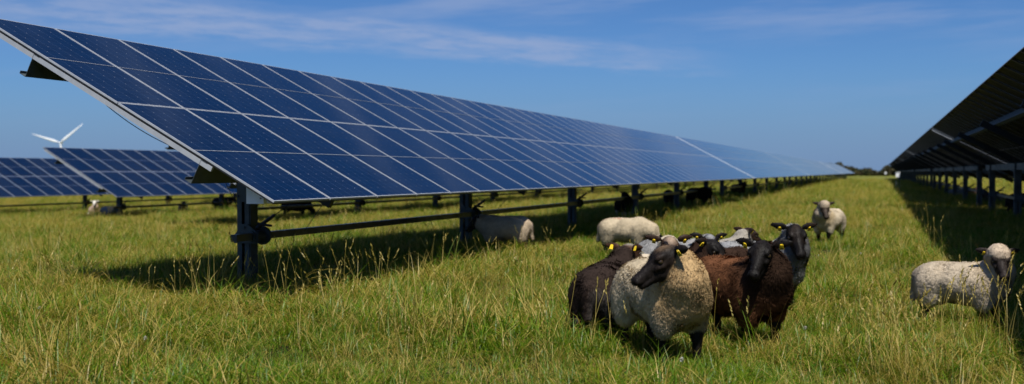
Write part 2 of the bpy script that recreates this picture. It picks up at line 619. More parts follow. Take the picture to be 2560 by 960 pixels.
def drive_mesh():
    b = MB()
    b.box((DRV_X, 1.72 + (MLEN - 2.2) / 2, DRV_Z), (0.085, MLEN - 2.2, 0.085))
    return b.mesh('drive_tube', M['tube_steel'])


def bracket_mesh(y):
    """bearing plate and toothed disc carrying the drive tube on a post, with the clamp ears"""
    b = MB()
    yy = y - 0.105
    b.prism([(-0.11, yy, DRV_Z - 0.085), (0.24, yy, DRV_Z - 0.085), (0.24, yy, DRV_Z + 0.04), (0.08, yy, DRV_Z + 0.15), (0.0, yy, DRV_Z + 0.15), (-0.11, yy, DRV_Z + 0.0)], (0, -0.012, 0), (0, 0.004, 0))
    for (dy, r) in ((0.2, 0.115), (0.23, 0.105), (-0.02, 0.085)):
        b.tube((DRV_X, yy + dy, DRV_Z), (DRV_X, yy + dy + 0.022, DRV_Z), r, n=28)
    b.tube((DRV_X, yy - 0.05, DRV_Z), (DRV_X, yy + 0.25, DRV_Z), 0.068, n=16)
    for (px, pz) in ((0.04, 0.11), (-0.08, -0.06), (0.2, -0.06)):
        b.tube((px, yy - 0.013, DRV_Z + pz), (px, yy - 0.03, DRV_Z + pz), 0.017, n=6)
    return b.mesh('drive_bracket', M['steel'])


def turnbuckle_mesh(y):
    """slanting clamp arms and the wire ropes that run up under the panel"""
    b = MB()
    a = Vector((DRV_X - 0.12, y + 0.02, DRV_Z + 0.03)); 
    e = P(-1.25, y + 0.15, -0.15)
    dv = (e - a).normalized()
    b.tube(a, a + dv * 0.17, 0.022, 0.016, n=8); b.tube(a, e, 0.0045, n=5)
    a2 = Vector((DRV_X + 0.02, y - 0.05, DRV_Z + 0.10)); e2 = P(1.3, y + 0.15, -0.15)
    d2 = (e2 - a2).normalized()
    b.tube(a2, a2 + d2 * 0.28, 0.026, 0.02, n=8); b.tube(a2, e2, 0.0045, n=5)
    b.tube(a2 + Vector((0.02, 0, 0.05)), a2 + Vector((0.2, 0.02, 0.03)), 0.02, 0.014, n=8)
    b.tube((DRV_X + 0.1, y + 0.9, DRV_Z + 0.02), P(1.35, y + 0.35, -0.15), 0.004, n=5)
    return b.mesh('turnbuckle', M['steel_dark'])


PROTO = {}


def table(c, t0, dz, label, modules=True, group=None, detail=True, short_rail=False, strip=False):
    """one tracker table: its root stands on the row's centre line at its near end"""
    x, y = ct(c, t0)
    root = empty('solar_table', (x, y, dz), -PHI)
    tag(root, label, 'solar panel', group)
    def part(key, fn, name, yv=None):
        k = (key, yv)
        if k not in PROTO:
            PROTO[k] = fn() if yv is None else fn(yv)
        return link(D.objects.new(name, PROTO[k]), root)
    ea = ROT_TABLE.to_euler()
    if modules:
        for row in (0, 1):
            d = (row - 0.5) * 2.1
            for k in range(NMOD):
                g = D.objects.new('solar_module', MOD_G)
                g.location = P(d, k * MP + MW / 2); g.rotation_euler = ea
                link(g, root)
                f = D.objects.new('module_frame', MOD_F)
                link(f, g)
    else:
        if 'field' not in PROTO:
            b = MB()
            for row in (0, 1):
                for k in range(NMOD):
                    pc = P((row - 0.5) * 2.1, k * MP + MW / 2)
                    n = len(b.v)
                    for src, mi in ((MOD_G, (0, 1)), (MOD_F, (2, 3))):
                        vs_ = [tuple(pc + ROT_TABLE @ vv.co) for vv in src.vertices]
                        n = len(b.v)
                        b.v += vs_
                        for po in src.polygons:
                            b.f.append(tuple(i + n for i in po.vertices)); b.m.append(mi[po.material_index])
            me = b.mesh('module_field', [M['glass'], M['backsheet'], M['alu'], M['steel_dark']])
            uvl = me.uv_layers.new(name='UVMap')
            uvs = []
            src = np.zeros((len(MOD_G.loops), 2), np.float32); MOD_G.uv_layers[0].data.foreach_get('uv', src.reshape(-1))
            per = np.concatenate([src, np.zeros((len(MOD_F.loops), 2), np.float32)])
            uvl.data.foreach_set('uv', np.tile(per, (2 * NMOD, 1)).reshape(-1))
            PROTO['field'] = me
        link(D.objects.new('module_field', PROTO['field']), root)
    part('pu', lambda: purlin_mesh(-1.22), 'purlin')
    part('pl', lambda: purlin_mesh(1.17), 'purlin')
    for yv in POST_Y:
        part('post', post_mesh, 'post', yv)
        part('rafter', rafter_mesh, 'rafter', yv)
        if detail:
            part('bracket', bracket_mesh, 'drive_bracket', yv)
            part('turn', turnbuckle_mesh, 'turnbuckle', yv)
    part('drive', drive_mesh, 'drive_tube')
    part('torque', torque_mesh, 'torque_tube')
    key = 'short' if short_rail else 'long'
    part('rail0' + key, lambda: rail_mesh(0.014, short_rail), 'edge_rail')
    part('rail1' + key, lambda: rail_mesh(MLEN - 0.014, short_rail), 'edge_rail')
    if strip:
        part('strip', strip_mesh, 'lit_end_strip')
    return root


STEP = NMOD * MP + 0.34
C0, CP = -5.42 - HALF * math.cos(TH), 10.93
G = 'solar tables in rows across the meadow'
T0 = 8.17
near_labels = ['large near solar table, its white-edged near end rising out at the left of the photo',
               'solar table beyond the first gap in the near row, after the large table',
               'third solar table along the near row, pale with reflected sky',
               'fourth solar table along the near row, thin and pale, before the dark gap',
               'fifth solar table of the near row, just past the dark gap, near the trees',
               'farthest solar table of the near row, by the trees']
for k, lb in enumerate(near_labels):
    r_ = table(C0, T0 + STEP * k + (1.2 if k >= 4 else 0), 0, lb, modules=(k < 2), group=G, detail=(k < 3), strip=(k > 0))
    if k == 0: NEAR = r_
# the near table's white combiner box and its hanging cable
b = MB()
b.box((1.48, 0.30, 1.19), (0.20, 0.16, 0.17)); b.box((1.61, 0.34, 1.175), (0.06, 0.12, 0.13))
b.box((1.46, 0.32, 1.285), (0.05, 0.1, 0.025))
b.tube((1.55, 0.222, 1.16), (1.55, 0.212, 1.16), 0.007, n=8, m=1)
b.build('combiner_box', [M['box_white'], M['cable']], NEAR)
b = MB()
pts = []
for k in range(15):
    f = k / 14
    d = -0.5 + 1.5 * f
    pts.append(P(d, 0.06, -0.06) - Vector((0, 0, 0.09 * 4 * f * (1 - f))))
for p, q in zip(pts, pts[1:]):
    b.tube(p, q, 0.0045, n=6)
b.build('hanging_cable', M['cable'], NEAR)
RC, RT = C0 + CP, 1.7
right_labels = ['dark underside of the solar table at the right photo edge, nearest of its row',
                'solar table after the first white gap of the right-hand row, seen from below',
                'solar table after the second white gap of the right-hand row, small and dark',
                'fourth dark solar table along the right-hand row, a thin wedge',
                'fifth dark solar table along the right-hand row, a sliver at its far end',
                'farthest dark solar table of the right-hand row, where it meets the tree line']
for k, lb in enumerate(right_labels):
    table(RC, RT + STEP * k, 0, lb, modules=(k < 2), group=G, detail=(k < 2), short_rail=True)
table(RC + CP, 22.0, -0.15, 'solar table beyond the right-hand row, its lit edge glimpsed between the posts', modules=False, group=G)
table(RC + CP, 22.0 + STEP, -0.15, 'second solar table beyond the right-hand row, glimpsed between its far posts', modules=False, group=G, detail=False)
table(C0 - CP, 23.8, -0.36, 'solar table directly behind the large near one, only posts showing beneath', modules=False, group=G)
table(C0 - CP, 23.8 + STEP, -0.36, 'solar table of the second row, only posts and drive tube showing under the near row', modules=False, group=G, detail=False)
table(C0 - CP, 23.8 + 2 * STEP, -0.36, 'far solar table of the second row, showing only as posts under the near row', modules=False, group=G, detail=False)
table(-29.75, 31.25, -0.69, 'small blue solar table with its slanted white end showing, below the wind turbine', modules=True, group=G)
table(-29.75, 31.25 + STEP, -0.69, 'solar table of the third row, seen under the large near one past the first', modules=False, group=G, detail=False)
table(-41.5, 28.0, -0.93, 'blue solar table cut off by the left photo edge', modules=True, group=G)
table(-41.5, 28.0 + STEP, -0.93, 'rearmost solar table, partly hidden behind the small slanted one', modules=False, group=G, detail=False)

# ------------------------------------------------------------------ wind turbine
def turbine():
    dist = 1500.0
    hx, hz = (152 - 1280) / FPX * dist, EYE + (430 - 357) / FPX * dist
    root = empty('wind_turbine', (hx, dist, -1.0))
    tag(root, 'white three-bladed wind turbine far off behind the small panel rows', 'wind turbine')
    hz += 1.0
    b = MB(); b.tube((0, 2.2, 0), (0, 2.2, hz - 1), 2.0, 1.2, 20); b.build('tower', M['turbine'], root, True)
    b = MB(); b.box((0, 3.0, hz), (2.6, 6.5, 2.8)); b.build('nacelle', M['turbine'], root)
    b = MB(); b.tube((0, -0.4, hz), (0, -2.6, hz), 1.5, 0.7, 16); hub = b.build('hub', M['turbine'], root, True)
    for ang, L in ((162.5, 44), (39.5, 44), (-79.0, 44)):
        a = R(ang); d = Vector((math.cos(a), 0, math.sin(a))); n = Vector((-d.z, 0, d.x))
        b = MB()
        prof = [(0.0, 0.7, 0.7), (0.06, 0.9, 0.8), (0.2, 1.9, 0.6), (0.5, 1.35, 0.35), (0.8, 0.8, 0.2), (1.0, 0.15, 0.06)]
        rings = []
        for f, w, th in prof:
            cpt = Vector((0, -1.5, hz)) + d * (1.0 + f * L)
            rings.append([cpt + n * (w * math.cos(q)) * 1.0 + Vector((0, th * math.sin(q), 0)) for q in [2 * math.pi * k / 12 for k in range(12)]])
        vs_ = [p for r_ in rings for p in r_]
        fs = [(i * 12 + k, i * 12 + (k + 1) % 12, (i + 1) * 12 + (k + 1) % 12, (i + 1) * 12 + k) for i in range(len(rings) - 1) for k in range(12)]
        fs += [tuple(range(11, -1, -1)), tuple(range((len(rings) - 1) * 12, len(rings) * 12))]
        b.add(vs_, fs)
        b.build('blade', M['turbine'], root, True)


turbine()

# ------------------------------------------------------------------ far trees
def treeline():
    """far-off wood: many small leaf clumps through the crowns' volume"""
    V, F = [], []
    dist = 430.0
    n = 0
    for x_px in np.arange(1700, 2420, 7):
        cx = (x_px + rng.normal(0, 4) - 1280) / FPX * dist
        hgt = 3.3 + 1.0 * math.sin(x_px * 0.031) + 0.7 * math.sin(x_px * 0.09 + 1) + rng.normal(0, 0.45)
        if 2050 < x_px < 2110: hgt += 0.6
        if x_px > 2150: hgt -= 0.5
        cy = dist + rng.normal(0, 6)
        m = 420
        dirs = rng.normal(size=(m, 3)); dirs /= np.linalg.norm(dirs, axis=1)[:, None]
        rad = rng.uniform(0.35, 1.05, m) ** 0.6
        ctr = np.stack([cx + dirs[:, 0] * rad * 2.0, cy + dirs[:, 1] * rad * 2.6, hgt * 0.5 + dirs[:, 2] * rad * hgt * 0.55], -1)
        a = rng.normal(size=(m, 3)) * 0.3; c_ = rng.normal(size=(m, 3)) * 0.3
        tri = np.stack([ctr + a, ctr + c_, ctr - a - c_], 1).reshape(-1, 3)
        V.append(tri); F.append(np.arange(n, n + 3 * m).reshape(-1, 3)); n += 3 * m
    o = link(D.objects.new('treeline', np_mesh('treeline', np.concatenate(V), [np.concatenate(F)], [M['leaf']], False)))
    tag(o, 'low dark tree line on the horizon at the end of the rows', 'trees', kind='stuff')


treeline()

# ------------------------------------------------------------------ sheep
def pnoise(p, seed=0):
    """value noise in 3D for arrays of points, about -1..1"""
    i = np.floor(p).astype(np.int64); f = p - i
    f = f * f * (3 - 2 * f)
    def h(a, b_, c_):
        q = (a * 374761393 + b_ * 668265263 + c_ * 2147483647 + seed * 974711) & 0xFFFFFFFF
        q = ((q ^ (q >> 13)) * 1274126177) & 0xFFFFFFFF
        return ((q ^ (q >> 16)) & 0xFFFF) / 32767.5 - 1.0
    r_ = 0
    for dx in (0, 1):
        for dy in (0, 1):
            for dz in (0, 1):
                w = (f[:, 0] if dx else 1 - f[:, 0]) * (f[:, 1] if dy else 1 - f[:, 1]) * (f[:, 2] if dz else 1 - f[:, 2])
                r_ = r_ + w * h(i[:, 0] + dx, i[:, 1] + dy, i[:, 2] + dz)
    return r_


def sd_ell(p, c, r, Rm=None):
    q = p - np.asarray(c)
    if Rm is not None: q = q @ Rm
    k0 = np.linalg.norm(q / r, axis=-1); k1 = np.linalg.norm(q / (np.asarray(r) ** 2), axis=-1) + 1e-9
    return k0 * (k0 - 1) / k1


def sd_cone(p, a, b_, ra, rb):
    a, b_ = np.asarray(a, float), np.asarray(b_, float)
    ab = b_ - a
    t_ = np.clip(((p - a) @ ab) / (ab @ ab), 0, 1)
    return np.linalg.norm(p - a - t_[..., None] * ab, axis=-1) - (ra + t_ * (rb - ra))


def smin(a, b_, k):
    h = np.clip(0.5 + 0.5 * (b_ - a) / k, 0, 1)
    return b_ * (1 - h) + a * h - k * h * (1 - h)


def sheep(label, px, py, anchor, heading, head_yaw, wool, face, scale=1.0, head_pitch=25, poll_h=0.74, poll_f=0.20,
          res=0.011, strands=7000, topknot=None, tags=(1, 1), graze=False, lie=False, group='flock of sheep grazing the meadow',
          wool_len=0.009, patch=None, neck_col=None, ear_droop=0.0, leg_col=None, belly_dark=0.0, blaze=None, seed=1, fat=1.0, curl=1.0, sink=0.0, neck_r=0.36, tag_back=False, mark=None):
    """one sheep. anchor: local x of the point that stands on the ground at pixel (px, py)"""
    hd = R(heading)
    gx, gy = px_ground(px, py)
    ox, oy = gx - math.cos(hd) * anchor * scale, gy - math.sin(hd) * anchor * scale
    root = empty('sheep', (ox, oy, gz(ox, oy) - sink), hd)
    root.scale = (scale,) * 3
    tag(root, label, 'sheep', group)
    rel = (head_yaw - heading + 180) % 360 - 180
    ry = R(rel)
    dz = -0.20 if lie else 0.0
    if graze:
        poll = np.array([0.62, 0.10 * math.sin(ry), 0.30])
        head_pitch = 62
    else:
        poll = np.array([0.36 + poll_f * max(0.1, math.cos(ry)) * 0.8, 0.16 * math.sin(ry), poll_h + dz])
    pr = R(-head_pitch)
    fw = np.array([math.cos(ry) * math.cos(pr), math.sin(ry) * math.cos(pr), math.sin(pr)])      # along the face
    sd = np.array([-math.sin(ry), math.cos(ry), 0])                                                # to its left
    up = np.cross(fw, sd)
    RM = np.stack([fw, sd, up], 1)                                                                 # columns
    HS = 1.2
    H = lambda a, b_, c_: poll + (fw * a + sd * b_ + up * c_) * HS
    hr = lambda *r_: tuple(q * HS for q in r_)
    lo = np.array([-0.62, -0.46, -0.02]); hi = np.array([0.98, 0.46, 1.0])
    for q in (H(0.27, 0, 0), H(0, 0.22, 0), H(0, -0.22, 0), H(0, 0, 0.12)):
        lo = np.minimum(lo, q - 0.06); hi = np.maximum(hi, q + 0.06)
    lo[2] = -0.04
    ax = [np.arange(lo[k], hi[k] + res, res) for k in range(3)]
    shape = tuple(len(a) for a in ax)
    body = np.full(shape, 9.0, np.float32)
    skin = np.full(shape, 9.0, np.float32)

    def put(f, target, fn, c, rad, k):
        """evaluate a primitive only inside its own box and blend it in"""
        c = np.asarray(c, float); rad = np.asarray(rad, float) + k + 0.05
        sl_ = []
        for q in range(3):
            i0 = max(0, int((c[q] - rad[q] - lo[q]) / res)); i1 = min(shape[q], int((c[q] + rad[q] - lo[q]) / res) + 2)
            sl_.append(slice(i0, max(i1, i0 + 1)))
        sl_ = tuple(sl_)
        g = np.stack(np.meshgrid(ax[0][sl_[0]], ax[1][sl_[1]], ax[2][sl_[2]], indexing='ij'), -1)
        target[sl_] = smin(target[sl_], fn(g), k)

    def ell(tg, c, r_, k, Rm=None):
        rr = np.full(3, max(r_)) if Rm is not None else r_
        put(None, tg, lambda g: sd_ell(g, c, np.asarray(r_, float), Rm), c, rr, k)

    def cone(tg, a, b_, ra, rb, k):
        a, b_ = np.asarray(a, float), np.asarray(b_, float)
        put(None, tg, lambda g: sd_cone(g, a, b_, ra, rb), (a + b_) / 2, np.abs(b_ - a) / 2 + max(ra, rb), k)

    # trunk with its fleece: deep chest, level back, broad rump
    ell(body, (0.0, 0, 0.472 + dz), (0.44, 0.230 * fat, 0.205), 0.02)
    ell(body, (0.24, 0, 0.46 + dz), (0.215, 0.195 * fat, 0.215), 0.08)
    ell(body, (-0.27, 0, 0.472 + dz), (0.215, 0.205 * fat, 0.19), 0.08)
    ell(body, (0.03, 0, 0.41 + dz), (0.32, 0.19 * fat, 0.155), 0.08)
    cone(body, (-0.44, 0, 0.50 + dz), (-0.49, 0, 0.27 + dz), 0.055, 0.035, 0.05)                 # tail
    # neck
    nb = np.array([0.30, 0, 0.50 + dz]); nt = H(-0.055, 0, -0.045)
    mid = (nb + nt) / 2 + np.array([0.05, 0, -0.015 if not graze else 0.05])
    cone(body, nb, mid, 0.165, 0.128, 0.10)
    cone(body, mid, nt, 0.128, 0.086, 0.08)
    if topknot:
        ell(body, H(-0.005, 0, 0.048), hr(0.078, 0.084, 0.068), 0.03, RM)
        ell(body, H(-0.03, 0, -0.02), hr(0.075, 0.098, 0.098), 0.04, RM)
    # thighs and shoulders keep wool, the shanks are bare
    hip = 0.40 + dz
    if not lie:
        for s in (-1, 1):
            ell(body, (-0.29, s * 0.13, 0.36), (0.14, 0.085, 0.17), 0.06)
            ell(body, (0.26, s * 0.125, 0.33), (0.10, 0.07, 0.14), 0.06)
            st = 0.03 * s
            cone(skin, (0.26 + st, s * 0.115, 0.32), (0.265 + st, s * 0.11, 0.185), 0.055, 0.036, 0.03)
            cone(skin, (0.265 + st, s * 0.11, 0.185), (0.26 + st, s * 0.11, 0.045), 0.034, 0.025, 0.02)
            cone(skin, (0.262 + st, s * 0.11, 0.04), (0.285 + st, s * 0.11, 0.012), 0.026, 0.034, 0.02)
            cone(skin, (-0.25 - st, s * 0.125, 0.33), (-0.37 - st, s * 0.12, 0.215), 0.065, 0.036, 0.03)
            cone(skin, (-0.37 - st, s * 0.12, 0.215), (-0.345 - st, s * 0.12, 0.05), 0.033, 0.025, 0.02)
            cone(skin, (-0.345 - st, s * 0.12, 0.04), (-0.32 - st, s * 0.12, 0.012), 0.026, 0.034, 0.02)
    else:
        for s in (-1, 1):
            cone(skin, (0.26, s * 0.16, 0.10), (0.42, s * 0.17, 0.035), 0.06, 0.035, 0.03)
            cone(skin, (-0.22, s * 0.22, 0.10), (-0.02, s * 0.24, 0.04), 0.08, 0.035, 0.03)
    # head: skull, long arched nose, deep cheek, chin, lips
    ell(skin, H(0.015, 0, 0.004), hr(0.088, 0.066, 0.070), 0.018, RM)
    cone(skin, H(0.045, 0, 0.010), H(0.198, 0, -0.016), 0.046 * HS, 0.029 * HS, 0.022)
    ell(skin, H(0.045, 0, -0.048), hr(0.078, 0.043, 0.056), 0.02, RM)
    cone(skin, H(0.10, 0, -0.05), H(0.20, 0, -0.052), 0.036 * HS, 0.024 * HS, 0.025)
    ell(skin, H(0.214, 0, -0.018), hr(0.030, 0.036, 0.028), 0.016, RM)
    for s in (-1, 1):
        ell(skin, H(0.225, s * 0.021, -0.018), hr(0.018, 0.016, 0.016), 0.01, RM)                # nostril wing
        ell(skin, H(0.045, s * 0.050, 0.036), hr(0.040, 0.020, 0.018), 0.014, RM)                # brow
        ell(skin, H(0.06, s * 0.046, -0.012), hr(0.05, 0.018, 0.018), 0.012, RM)                 # cheekbone
        # ear: a flattened, pointed leaf held out sideways
        e0 = H(-0.04, s * 0.060, 0.028); tip = H(-0.07, s * 0.165, 0.030 - ear_droop)
        ed = (tip - e0); L = np.linalg.norm(ed); ed = ed / L
        fz = np.cross(ed, fw * 0.8 + up * 0.35); fz /= np.linalg.norm(fz)
        q3 = np.cross(fz, ed)
        ER = np.stack([ed, fz, q3], 1)
        ell(skin, e0 + ed * L * 0.45, (L * 0.50, 0.034, 0.014), 0.012, ER)
        ell(skin, e0 + ed * L * 0.78, (L * 0.36, 0.019, 0.011), 0.012, ER)
    # merge
    full = smin(body, skin, 0.025)
    g = vdb.FloatGrid(1.0); g.copyFromArray(np.ascontiguousarray(np.clip(full, -0.2, 0.2)))
    pts, tri, quad = g.convertToPolygons(isovalue=0.0, adaptivity=0.0)
    V = pts.astype(float) * res + lo
    # per-vertex distances for colour regions
    ii = np.clip(pts.astype(int), 0, np.array(shape) - 1)
    dbd = body[ii[:, 0], ii[:, 1], ii[:, 2]]; dsk = skin[ii[:, 0], ii[:, 1], ii[:, 2]]
    wmask = np.clip((dsk - dbd) / 0.02 + 0.5, 0, 1)
    loc = (V - poll) @ RM / HS                                       # head coordinates
    onhead = (np.linalg.norm(loc / np.array([0.3, 0.24, 0.14]), axis=1) < 1) & (loc[:, 0] > -0.12)
    # normals
    me = np_mesh('body', V, [f for f in (tri, quad) if len(f)], [M['coat']])
    nrm = np.zeros((len(V), 3), np.float32); me.vertex_normals.foreach_get('vector', nrm.reshape(-1))
    if np.mean(np.sum(nrm * (V - V.mean(0)), 1)) < 0:
        nrm = -nrm
        me.flip_normals()
    # woolly relief: big lumps, locks and small curls
    sv = V + seed * 3.1
    wv = sv + 0.02 * np.stack([pnoise(sv * 12, seed + 40), pnoise(sv * 12, seed + 41), pnoise(sv * 12, seed + 42)], 1)
    cr1 = np.abs(pnoise(wv * np.array([20, 20, 36]), seed + 1)); cr2 = np.abs(pnoise(wv * np.array([42, 42, 66]), seed + 2))
    crack = np.exp(-(cr1 / 0.11) ** 2) * 0.0034 + np.exp(-(cr2 / 0.2) ** 2) * 0.0022
    lump = 0.013 * pnoise(sv * 4.5, seed) + 0.003 * pnoise(sv * 13, seed + 4) - curl * crack
    V2 = V + nrm * (lump * wmask)[:, None]
    sm = 0.0022 * pnoise(sv * np.array([60, 60, 45]), seed + 3) + 0.002 * pnoise(sv * 20, seed + 6)
    V2 += nrm * (sm * (1 - wmask))[:, None]
    # mouth line and nostrils pressed in
    mouth = np.exp(-((loc[:, 2] + 0.046 + 0.1 * (loc[:, 0] - 0.2)) / 0.006) ** 2) * (loc[:, 0] > 0.14) * (1 - wmask)
    nost = np.exp(-(((loc[:, 0] - 0.242) / 0.016) ** 2 + ((np.abs(loc[:, 1]) - 0.022) / 0.009) ** 2 + ((loc[:, 2] + 0.012) / 0.010) ** 2))
    V2 -= nrm * (0.006 * mouth + 0.008 * nost)[:, None]
    me.vertices.foreach_set('co', V2.astype(np.float32).reshape(-1)); me.update()
    # coat colours
    wool = np.asarray(wool, float); face = np.asarray(face, float)
    mott = pnoise(sv * 5, seed + 5)[:, None]
    wc = wool * (1 + 0.12 * mott)
    if patch is not None:                                       # another wool colour in broad patches
        pw = np.clip((pnoise(sv * np.array([3.5, 3.5, 3.5]), seed + 9) - patch[1]) * 4, 0, 1)[:, None]
        wc = wc * (1 - pw) + np.asarray(patch[0]) * pw
    if neck_col is not None:
        d = np.clip(1 - np.linalg.norm(V - (nb + nt) / 2 - np.array([0.06, 0, 0]), axis=1) / neck_r, 0, 1)[:, None]
        d = np.clip(d * 2.2, 0, 1)
        wc = wc * (1 - d) + np.asarray(neck_col) * d
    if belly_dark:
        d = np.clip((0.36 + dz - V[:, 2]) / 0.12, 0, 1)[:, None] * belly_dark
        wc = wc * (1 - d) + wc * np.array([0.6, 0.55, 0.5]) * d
    if mark is not None:                                        # stockman's paint mark on the back
        d = np.clip(1.4 - np.linalg.norm((V - np.array(mark[1])) / np.array([0.07, 0.09, 0.09]), axis=1), 0, 1)[:, None] * 0.6
        d = d * (pnoise(sv * 22, seed + 30) > -0.2)[:, None]
        wc = wc * (1 - d) + np.asarray(mark[0]) * d
    fc = np.repeat(face[None], len(V), 0) * (1 + 0.3 * mott)
    d = np.clip(pnoise(sv * 14, seed + 12) * 1.2 + 0.1, 0, 1)[:, None] * np.clip((0.16 - loc[:, :1]) / 0.08, 0, 1) * onhead[:, None]
    fc = fc * (1 - 0.4 * d) + (face * 1.5 + np.array([0.022, 0.010, 0.003])) * 0.4 * d          # rusty hair on cheeks and brow
    if blaze is not None:
        d = np.clip(1.3 - np.linalg.norm((loc - np.array([-0.01, 0, 0.075])) / np.array([0.06, 0.05, 0.05]), axis=1), 0, 1)[:, None]
        fc = fc * (1 - d) + np.asarray(blaze) * d
    if leg_col is not None:
        d = (V[:, 2] < 0.30)[:, None] & (~onhead)[:, None]
        fc = np.where(d, np.asarray(leg_col), fc)
    if topknot:
        tk = (onhead & (wmask > 0.5))[:, None]
        wc = np.where(tk, np.asarray(topknot) * (1 + 0.1 * mott), wc)
    colr = fc * (1 - wmask[:, None]) + wc * wmask[:, None]
    set_col(me, 'coat', np.clip(colr, 0, 1)); set_float(me, 'wool', wmask)
    link(D.objects.new('body', me), root)
    # fleece: short curved locks standing off the wool
    if strands:
        strands = int(strands * 4.0)
        nf = len(me.polygons)
        ctrs = np.zeros(nf * 3, np.float32); me.polygons.foreach_get('center', ctrs); ctrs = ctrs.reshape(-1, 3)
        nr = np.zeros(nf * 3, np.float32); me.polygons.foreach_get('normal', nr); nr = nr.reshape(-1, 3)
        ls = np.zeros(nf, np.int32); me.polygons.foreach_get('loop_start', ls)
        lv = np.zeros(len(me.loops), np.int32); me.loops.foreach_get('vertex_index', lv)
        fw_ = wmask[lv[ls]]; fcx = colr[lv[ls]]
        cand = np.where(fw_ > 0.6)[0]
        bare = np.where((fw_ < 0.3))[0]
        nh = strands // 5
        pick = np.concatenate([rng.choice(cand, strands), rng.choice(bare, nh)])
        hair = np.concatenate([np.zeros(strands), np.ones(nh)])[:, None]
        strands += nh
        p0 = ctrs[pick] + rng.normal(0, res * 0.4, (strands, 3))
        n0 = nr[pick]
        swirl = np.stack([pnoise(p0 * 11 + 7, seed + 20), pnoise(p0 * 11 + 31, seed + 21), pnoise(p0 * 11 + 53, seed + 22)], 1)
        dr = n0 * (0.26 if wool_len < 0.015 else 0.55) + swirl * 0.9 + rng.normal(0, 0.22, (strands, 3)) + np.array([0, 0, -0.5])
        dr = dr * (1 - hair) + (n0 * 0.25 + fw * np.array([0.8, 0.8, 0.4]) + rng.normal(0, 0.35, (strands, 3))) * hair
        dr /= np.linalg.norm(dr, axis=1)[:, None]
        Ls = (wool_len * (1 - hair) + 0.008 * hair) * rng.uniform(0.6, 1.4, strands)[:, None]
        sdv = np.cross(dr, n0 + 0.01); sdv /= (np.linalg.norm(sdv, axis=1)[:, None] + 1e-6)
        w = rng.uniform(0.0012, 0.0028, strands)[:, None] * (1 - 0.5 * hair)
        m1 = p0 + dr * Ls * 0.6
        tipv = p0 + dr * Ls + (np.array([0, 0, -0.5]) + swirl * 0.6) * Ls * 0.5
        VV = np.stack([p0 - sdv * w - n0 * 0.004, p0 + sdv * w - n0 * 0.004, m1 + sdv * w * 0.9, m1 - sdv * w * 0.9, tipv], 1).reshape(-1, 3)
        bi = np.arange(strands)[:, None] * 5
        q = bi + np.array([[0, 1, 2, 3]]); tr_ = bi + np.array([[3, 2, 4]])
        fm = np_mesh('fleece', VV, [q, tr_], [M['strand']])
        fm.normals_split_custom_set_from_vertices(np.repeat(n0, 5, 0).tolist())
        cc = fcx[pick] * (1 + rng.uniform(-1, 1, (strands, 1)) * ((0.08 if wool_len < 0.015 else 0.14) + 0.4 * hair))
        set_col(fm, 'coat', np.repeat(np.clip(cc, 0, 1), 5, 0))
        link(D.objects.new('fleece', fm), root)
    # eyes and ear tags
    if res < 0.02:
        for s in (-1, 1):
            b_ = MB()
            c_ = H(0.062, s * 0.0575, 0.016)
            n = 8
            for i in range(n):
                a = math.pi * i / (n - 1)
            vs_, fs_ = [], []
            for i in range(7):
                th = math.pi * i / 6
                for k in range(10):
                    ph = 2 * math.pi * k / 10
                    vs_.append(c_ + 0.0165 * (fw * math.cos(th) + sd * math.sin(th) * math.cos(ph) + up * math.sin(th) * math.sin(ph)))
            for i in range(6):
                for k in range(10):
                    fs_.append((i * 10 + k, i * 10 + (k + 1) % 10, (i + 1) * 10 + (k + 1) % 10, (i + 1) * 10 + k))
            b_.add(vs_, fs_)
            b_.build('eye', M['eye'], root, True)
    for s, on in zip((-1, 1), tags):
        if not on: continue
        e0 = H(-0.04, s * 0.060, 0.028); tip = H(-0.07, s * 0.165, 0.030 - ear_droop)
        c_ = e0 + (tip - e0) * 0.5 + fw * 0.022 - up * 0.012 - (fw * 0.048 if tag_back else 0)
        b_ = MB()
        A, B_, C_ = fw, (tip - e0) / np.linalg.norm(tip - e0), up
        out = [(-0.014, 0.010), (-0.008, 0.021), (0.008, 0.021), (0.014, 0.010), (0.017, -0.024), (-0.017, -0.024)]
        b_.prism([tuple(c_ + B_ * q[0] + C_ * q[1]) for q in out], tuple(fw * 0.0), tuple(fw * 0.005), 0)
        b_.tube(c_ + fw * 0.005 + C_ * 0.012, c_ + fw * 0.009 + C_ * 0.012, 0.007, n=8, m=0)
        b_.prism([tuple(c_ + B_ * q[0] + C_ * q[1]) for q in ((-0.012, -0.008), (0.012, -0.008), (0.012, -0.012), (-0.012, -0.012))], tuple(fw * 0.005), tuple(fw * 0.0058), 1)
        b_.prism([tuple(c_ + B_ * q[0] + C_ * q[1]) for q in ((-0.010, -0.016), (0.008, -0.016), (0.008, -0.021), (-0.010, -0.021))], tuple(fw * 0.005), tuple(fw * 0.0058), 1)
        b_.build('ear_tag', [M['tag'], M['tag_mark']], root)
    return root


CREAM = (0.46, 0.38, 0.26); WHITE = (0.54, 0.46, 0.34); GREY = (0.26, 0.255, 0.25); DKBR = (0.030, 0.017, 0.011)
BROWN = (0.13, 0.055, 0.026); CHAR = (0.032, 0.022, 0.018); BLACK = (0.009, 0.0075, 0.007); FACE = (0.013, 0.010, 0.009)

